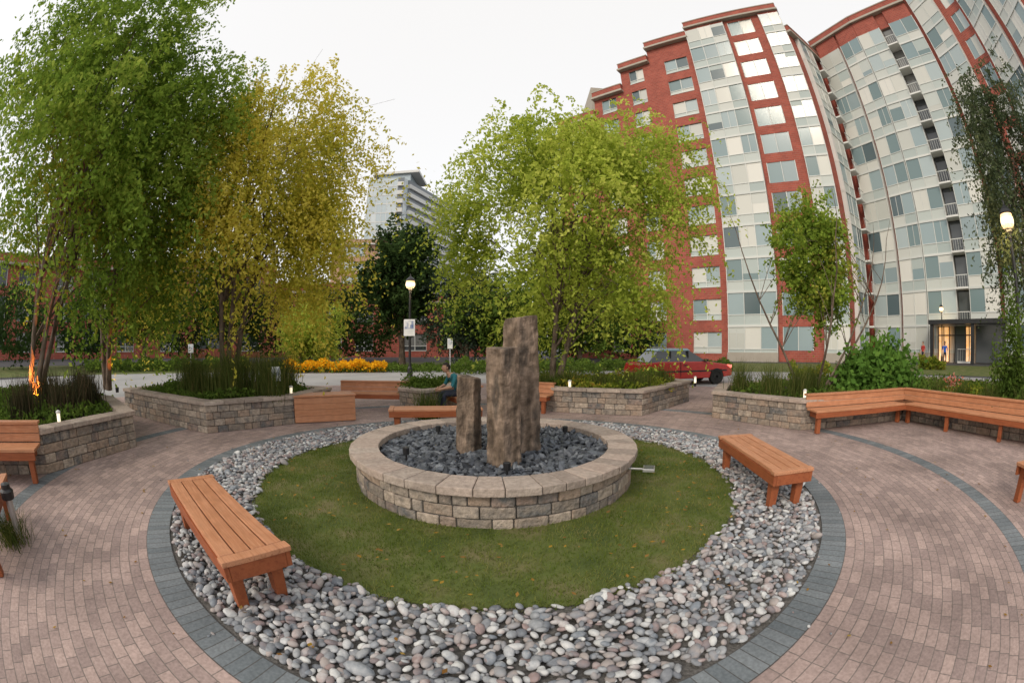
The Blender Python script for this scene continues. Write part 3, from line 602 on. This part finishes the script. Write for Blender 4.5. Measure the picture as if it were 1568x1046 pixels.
# ------------------------------------------------------------------ buildings
class Bld:
    def __init__(s,name): s.e=empty(name); s.g={}
    def b(s,m): return s.g.setdefault(m,Boxes())
    def done(s):
        for k,v in s.g.items(): v.make(k+'_parts',M[k],s.e)
    def facade(s,p0,p1,H,cols,fh=3.0,depth=12,brick='brick',roof=True,glass='glass',face=(0,0)):
        L=math.hypot(p1[0]-p0[0],p1[1]-p0[1]); ux=((p1[0]-p0[0])/L,(p1[1]-p0[1])/L); uy=(-ux[1],ux[0])
        if (face[0]-p0[0])*uy[0]+(face[1]-p0[1])*uy[1]<0: uy=(-uy[0],-uy[1])
        def bx(m,u0,u1,v0,v1,z0,z1): s.b(m).add(u0,u1,v0,v1,z0,z1,p0,ux,uy)
        nf=int(H//fh); tot=sum(c[0] for c in cols); k=L/tot; u=0
        bx('mortar',0.05,L-.05,-depth,-.42,0,H-.05)
        for wd,ty in cols:
            w=wd*k; a,b=u,u+w; u+=w
            if ty=='b': bx(brick,a,b,-.4,.0,0,H); continue
            for f in range(nf):
                z=f*fh
                if ty=='p':
                    m=min(.45,w*.13)
                    bx(brick,a,a+m,-.4,-.002,z,z+fh); bx(brick,b-m,b,-.4,-.002,z,z+fh); bx(brick,a+m,b-m,-.4,-.002,z,z+.75); bx(brick,a+m,b-m,-.4,-.002,z+2.6,z+fh)
                    bx('frame',a+m,b-m,-.3,.04,z+.68,z+.76); a2,b2=a+m,b-m; n=2; q=(b2-a2)/n
                    bx('frame',a2,b2,-.22,-.1,z+1.2,z+1.27)
                    for i in range(n+1): bx('frame',a2+i*q-.04,a2+i*q+.04,-.2,-.08,z+.76,z+2.6)
                    for i in range(n):
                        bx('panel' if glass=='glass' else glass,a2+i*q+.04,a2+(i+1)*q-.04,-.3,-.15,z+.78,z+1.2); bx(glass,a2+i*q+.04,a2+(i+1)*q-.04,-.3,-.15,z+1.27,z+2.58)
                elif ty in 'gr':
                    o=.5 if ty=='g' else .0; n=max(2,round(w/1.5)); q=(w-.1)/n
                    if ty=='r': bx(brick,a,b,-.4,-.01,z,z+.95); z0=z+.97
                    else:
                        bx('frame',a,b,-.4,o+.03,z,z+.2); z0=z+.2
                        if f==0: bx('stonebase',a-.03,b+.03,-.4,o+.09,0,.8); 
                    if ty=='g': bx('frame',a+.05,b-.05,o-.1,o,z+1.05,z+1.12)
                    for i in range(n+1): bx('frame',a+.05+i*q-.035,a+.05+i*q+.035,o-.15,o+.015,z0,z+fh-.002)
                    for i in range(n):
                        if ty=='g': bx('panel',a+.05+i*q+.035,a+.05+(i+1)*q-.035,o-.3,o-.05,z0,z+1.05); bx(glass,a+.05+i*q+.035,a+.05+(i+1)*q-.035,o-.3,o-.05,z+1.12,z+fh-.01)
                        else: bx(glass,a+.05+i*q+.035,a+.05+(i+1)*q-.035,-.3,-.06,z0,z+fh-.01)
                        if ty=='g' and (f*7+i*3)%4==0: bx('frame',a+.05+(i+.5)*q-.025,a+.05+(i+.5)*q+.025,o-.06,o-.02,z+1.12,z+fh-.01)
                        if ty=='g' and (f*5+i*11)%7==0: bx('panel',a+.08+i*q,a+.02+(i+1)*q,o-.2,o-.045,z+1.12+rng.uniform(.5,1.4),z+fh-.02)
                    if ty=='g': bx('white',a+.02,a+.05,-.4,o-.02,z+.22,z+fh); bx('white',b-.05,b-.02,-.4,o-.02,z+.22,z+fh)
                elif ty=='B':
                    bx('white',a,b,-.4,1.1,z,z+.16); bx('glassd',a+.1,b-.1,-.41,-.3,z+.2,z+fh-.1)
                    n=max(3,int(w/.25))
                    for i in range(n+1): bx('frame',a+.04+i*(w-.08)/n-.012,a+.04+i*(w-.08)/n+.012,1.03,1.055,z+.16,z+1.1)
                    bx('frame',a,b,1.01,1.08,z+1.1,z+1.16)
                elif ty=='T':
                    bx('white',a,b,-.4,1.0,z,z+1.35); bx('tbalc',a,b,-.4,.3,z+1.35,z+fh)
                elif ty=='G':
                    bx('white',a,b,-.4,.06,z,z+.3); n=max(2,round(w/1.8)); q=w/n
                    for i in range(n): bx(glass,a+i*q+.06,a+(i+1)*q-.06,-.4,.0,z+.3,z+fh); bx('white',a+i*q-.06,a+i*q+.06,-.4,.05,z+.3,z+fh)
            if nf*fh<H-.01: bx(brick,a,b,-.4,.0 if ty!='g' else .3,nf*fh,H)
        if roof:
            bx('stonebase' if brick=='brick' else 'white',-.1,L+.1,-.6,.62,H,H+.25); bx(brick,0,L,-.5,.45,H+.25,H+1.0); bx('stonebase',-.05,L+.05,-.55,.5,H+1.0,H+1.12)
bd=Bld('apartment_building')
bd.facade((5.9,47),(9.7,43.4),27.5,[(1,'b'),(3,'p'),(1,'b')])
bd.facade((9.7,43.4),(12.6,40.7),30,[(.7,'b'),(2.8,'p'),(.7,'b')])
bd.facade((12.6,40.7),(15.4,38.0),33,[(.8,'b'),(2.6,'p'),(.6,'b')])
bd.facade((15.4,38.0),(19.4,34.3),35,[(1.0,'b'),(2.6,'p'),(.2,'b')])
bd.facade((19.4,34.3),(27.9,26.3),36.4,[(4.8,'g'),(.4,'b'),(3.0,'r'),(1.0,'b'),(2.5,'g')])
bd.facade((27.9,26.3),(34.4,29),33,[(1.2,'b'),(2.5,'g'),(1.2,'B'),(.8,'b')])
bd.facade((34.4,29),(35.9,21.9),35,[(.7,'b'),(3.3,'g'),(.3,'b'),(3,'g')])
bd.facade((35.9,21.9),(38.7,14),35,[(3,'g'),(1.3,'B'),(3.2,'g')])
bd.facade((38.7,14),(38.0,7),38,[(.8,'b'),(4,'g'),(1,'b'),(2,'r')])
bd.facade((38.0,7),(33,-2),38,[(.8,'b'),(4,'g'),(1,'b'),(4,'g'),(1,'b')])
B=bd.b('stonebase'); B.add(10,18,46,52,30,34)
bd.done()
e=empty('entrance_canopy',(0,0,0)); B=Boxes(); ux=(.334,-.943); uy=(-.943,-.334); O_=(35.9,21.9)
B.add(.6,9,.7,3.4,3.1,3.45,O_,ux,uy)
for u in (.9,5.2,8.6): B.add(u-.18,u+.18,2.8,3.2,0,3.1,O_,ux,uy)
B.make('roof',M['black'],e); B=Boxes(); B.add(3.1,4.2,.66,.9,.05,3.0,O_,ux,uy); B.add(5.4,8.6,.66,.9,.05,3.0,O_,ux,uy); B.make('doors',M['glassd'],e)
B=Boxes(); B.add(1.2,2.4,.66,.88,.1,2.9,O_,ux,uy); B.add(4.3,5.0,.66,.88,.1,2.9,O_,ux,uy); B.make('lit_lobby_glass',M['lobby'],e)
B=Boxes()
for u in (1.2,1.8,2.4,3.05,4.25,4.65,5.05): B.add(u-.05,u+.05,.9,.96,.05,3.0,O_,ux,uy)
B.add(1.2,5.2,.9,.965,2.2,2.3,O_,ux,uy)
B.make('door_frames',M['black'],e)

lb=Bld('brick_townhouses')
for p0,p1,h in (((-50,6),(-46,20),9),((-46,20),(-38,31),9),((-38,31),(-26,41),9),((-26,41),(-14,46),7),((-14,46),(2,50),6)):
    lb.facade(p0,p1,h,[(1,'b'),(2.4,'p'),(1,'b'),(2.4,'r'),(1,'b'),(2.4,'p'),(1,'b')],glass='glassd',depth=6)
lb.done()
pb=Bld('peach_building'); pb.facade((-36,78),(-20,82),21,[(1,'b'),(3,'p'),(1,'b'),(3,'p'),(1,'b')],brick='peach',glass='tglass'); pb.done()
tw=Bld('condominium_tower')
tw.facade((-46.3,124.5),(-34.3,125.4),54,[(10,'G'),(2,'T')],brick='white',glass='tglass',depth=20,roof=False)
tw.facade((-34.3,125.4),(-21.8,161.2),54,[(2,'G'),(30,'T')],brick='white',glass='tglass',depth=12,roof=False)
tw.b('tglass').add(-44,-33,128,140,54,56.5); tw.b('white').add(-46,-30,127,141,56.5,57.3); tw.done()

# ------------------------------------------------------------------ car
def car(x,y,rz):
    e=empty('passing_car',(x,y,0),rz)
    def ext(name,prof,w0,w1,m,bev=.04):
        n=len(prof); zmin=min(p[1] for p in prof); zmax=max(p[1] for p in prof); V=[]
        for s in (-1,1):
            for px,pz in prof: V.append((px,s*(w0+(w1-w0)*(pz-zmin)/(zmax-zmin)),pz))
        F=[tuple(range(n)),tuple(range(2*n-1,n-1,-1))]+[(i,(i+1)%n,n+(i+1)%n,n+i) for i in range(n)]
        me=bpy.data.meshes.new(name); me.from_pydata(V,[],F); me.materials.append(m); o=link(bpy.data.objects.new(name,me),e)
        b=o.modifiers.new('b','BEVEL'); b.width=bev; b.segments=3; b.limit_method='ANGLE'; b.angle_limit=R(20); 
        bm=bmesh.new(); bm.from_mesh(me); bmesh.ops.recalc_face_normals(bm,faces=bm.faces); bm.to_mesh(me); bm.free()
    ext('body',[(-2.15,.35),(-2.2,.6),(-2.1,.88),(-1.3,.96),(.9,.95),(1.9,.82),(2.2,.6),(2.2,.35),(1.75,.3),(1.65,.6),(1.15,.6),(1.05,.28),(-1.05,.28),(-1.15,.6),(-1.65,.6),(-1.75,.3)],.88,.86,M['carred'])
    ext('windows',[(-1.75,.93),(-1.25,1.38),(.15,1.4),(.95,.93)],.8,.62,M['glassd'],.02)
    ext('roof',[(-1.3,1.37),(-1.2,1.46),(.1,1.47),(.22,1.38)],.66,.6,M['carblue'],.02)
    B=Boxes()
    for s in (-1,1):
        for u in (-.75,.05): B.add(u-.03,u+.03,s*.70-.04,s*.70+.04,.95,1.38)
        B.add(-2.0,1.9,s*.885-.01,s*.885+.01,.55,.6); B.add(-.35,-.33,s*.88-.008,s*.88+.008,.35,.93); B.add(-.2,-.05,s*.9-.012,s*.9+.012,.8,.83)
        B.add(.75,.9,s*.92-.07,s*.92+.07,.95,1.05)
    B.make('trim',M['black'],e)
    A=Acc()
    for wx in (-1.4,1.4):
        for sy in (-1,1):
            V=[];F=[]; seg=18; prof=[(.05,.0),(.2,.02),(.22,.0),(.32,.0),(.33,.03),(.33,.2),(.0,.2)]
            for r_,t in prof:
                for k in range(seg): an=2*math.pi*k/seg; V.append((wx+r_*math.cos(an),sy*(.9-t),.33+r_*math.sin(an)))
            for i in range(len(prof)-1):
                for k in range(seg): F.append((i*seg+k,i*seg+(k+1)%seg,(i+1)*seg+(k+1)%seg,(i+1)*seg+k))
            A.add(np.array(V),np.array(F))
    A.make('wheels',M['tyre'],e,smooth=False)
    B=Boxes(); B.add(2.1,2.22,-.8,-.5,.66,.78); B.add(2.1,2.22,.5,.8,.66,.78); B.make('tail_lights',M['taillight'],e,bevel=.01)
car(6.9,16.6,R(4))

# ------------------------------------------------------------------ people
def person(name,loc,rz,J,shirt,trouser,scale=1.0,headyaw=0):
    e=empty(name,loc,rz); e.scale=(scale,)*3
    rad={'pelvis':.135,'spine':.12,'chest':.14,'neck':.055,'head0':.05}
    for s in 'LR': rad.update({'sh'+s:.062,'el'+s:.043,'wr'+s:.028,'pa'+s:.034,'hip'+s:.085,'kn'+s:.058,'an'+s:.04,'heel'+s:.04,'toe'+s:.034})
    E=[('pelvis','spine'),('spine','chest'),('chest','neck'),('neck','head0')]
    for s in 'LR': E+=[('chest','sh'+s),('sh'+s,'el'+s),('el'+s,'wr'+s),('wr'+s,'pa'+s),('pelvis','hip'+s),('hip'+s,'kn'+s),('kn'+s,'an'+s),('an'+s,'toe'+s)]
    J=dict(J)
    for s in 'LR':
        w_=Vector(J['wr'+s]); el=Vector(J['el'+s]); d=(w_-el).normalized(); J['pa'+s]=tuple(w_+d*.07)
        side=Vector((1 if s=='L' else -1,0,0)); lat=(side-d*side.dot(d)).normalized(); up=d.cross(lat)
        for i,(o,l) in enumerate(((-.03,.06),(-.01,.075),(.01,.07),(.03,.055))):
            a='f%d%s'%(i,s); b='g%d%s'%(i,s); J[a]=tuple(w_+d*.115+up*o); J[b]=tuple(w_+d*(.115+l)+up*o+lat*.02); rad[a]=.011; rad[b]=.008; E+=[('pa'+s,a),(a,b)]
        J['t'+s]=tuple(w_+d*.06+up*.06+lat*.02); rad['t'+s]=.011; E.append(('pa'+s,'t'+s))
    names=[k for k in J if k in rad]; names.sort(key=lambda k:k!='pelvis'); ix={k:i for i,k in enumerate(names)}
    me=bpy.data.meshes.new('tmp'); me.from_pydata([J[k] for k in names],[(ix[a],ix[b]) for a,b in E],[])
    o=bpy.data.objects.new('body_tmp',me); link(o); sk=o.modifiers.new('s','SKIN'); sk.use_smooth_shade=True
    for i,k in enumerate(names): me.skin_vertices[0].data[i].radius=(rad[k],rad[k]*(.8 if k in('chest','spine','pelvis') else 1))
    me.skin_vertices[0].data[0].use_root=True
    ss=o.modifiers.new('u','SUBSURF'); ss.levels=2; ss.render_levels=2
    bpy.context.view_layer.update(); dg=bpy.context.evaluated_depsgraph_get(); m2=bpy.data.meshes.new_from_object(o.evaluated_get(dg)); bpy.data.objects.remove(o)
    m2.materials.clear(); [m2.materials.append(q) for q in (shirt,trouser,M['skin'],M['black'])]
    segs=[(Vector(J[a]),Vector(J[b]),a,b) for a,b in E]
    for f in m2.polygons:
        c=f.center; best=9;mi=0
        for a,b,na,nb in segs:
            ab=b-a; t=max(0,min(1,(c-a).dot(ab)/ab.length_squared)); dd=(a+ab*t-c).length
            if dd<best:
                best=dd; k=nb[:2]
                mi=0 if nb in('spine','chest') or k in('sh','el') else (2 if k in('ne','he','wr','pa') or nb[0] in 'fgt' and k!='to' else 1)
                if k=='wr' : mi=2
                if k=='to': mi=3
                if nb=='neck': mi=0 if t<.6 else 2
                if nb=='spine' and t<.25: mi=1
        f.material_index=mi; f.use_smooth=True
    link(bpy.data.objects.new('body',m2),e)
    h=Vector(J['head0'])+Vector((0,.015,.09))
    hd=empty('head',h,headyaw); hd.parent=e
    def ell(nm,c,r,m,cut=None):
        bm=bmesh.new(); bmesh.ops.create_uvsphere(bm,u_segments=20,v_segments=14,radius=1)
        for v in bm.verts:
            v.co=Vector((v.co.x*r[0]*(1-.18*max(0,-v.co.z)),v.co.y*r[1],v.co.z*r[2]))
        if cut: bmesh.ops.delete(bm,geom=[v for v in bm.verts if cut(v.co)],context='VERTS')
        for f in bm.faces: f.smooth=True
        me=bpy.data.meshes.new(nm); bm.to_mesh(me); bm.free(); me.materials.append(m); q=link(bpy.data.objects.new(nm,me),hd); q.location=c
    ell('skull',(0,0,0),(.075,.092,.115),M['skin']); ell('hair_cap',(0,-.012,.012),(.084,.098,.12),M['hair'],lambda c:c.y>.035 and c.z<.05 or c.z<-.07)
    ell('nose',(0,.092,-.01),(.012,.018,.02),M['skin'])
    for s in (-1,1): ell('eye',(s*.03,.082,.012),(.011,.008,.007),M['eye']); ell('ear',(s*.077,-.005,0),(.012,.02,.03),M['skin'])
    ell('mouth',(0,.083,-.05),(.022,.008,.005),M['carred'])
ST={'pelvis':(0,0,.93),'spine':(0,0,1.12),'chest':(0,.0,1.32),'neck':(0,0,1.47),'head0':(0,.01,1.55),
 'shL':(-.18,0,1.40),'elL':(-.25,-.03,1.13),'wrL':(-.24,.08,.9),'hipL':(-.09,0,.88),'knL':(-.11,.06,.48),'anL':(-.11,.0,.09),'toeL':(-.12,.16,.04),
 'shR':(.18,0,1.40),'elR':(.25,-.02,1.13),'wrR':(.23,.12,.92),'hipR':(.09,0,.88),'knR':(.1,-.02,.48),'anR':(.1,-.16,.1),'toeR':(.11,-.02,.04)}
SI={'pelvis':(0,0,.13),'spine':(0,.04,.29),'chest':(0,.16,.45),'neck':(0,.26,.56),'head0':(0,.32,.61),
 'shL':(-.18,.17,.51),'elL':(-.24,.28,.27),'wrL':(-.1,.47,.22),'hipL':(-.09,.04,.1),'knL':(-.13,.45,.09),'anL':(-.13,.42,-.36),'toeL':(-.14,.6,-.41),
 'shR':(.18,.17,.51),'elR':(.24,.28,.27),'wrR':(.1,.47,.22),'hipR':(.09,.04,.1),'knR':(.13,.45,.09),'anR':(.13,.42,-.36),'toeR':(.14,.6,-.41)}
try:
    person('seated_person',(-1.25,10.0,.44),R(120),SI,M['shirt_teal'],M['jeans'])
    person('walking_person',(31.0,17.2,0),R(120),ST,M['shirt_blue'],M['jeans'])
    person('walking_person',(31.2,19.8,0),R(80),ST,M['shirt_red'],M['jeans'])
except Exception as ex: print('PERSON',ex)
print('objects',len(bpy.data.objects))
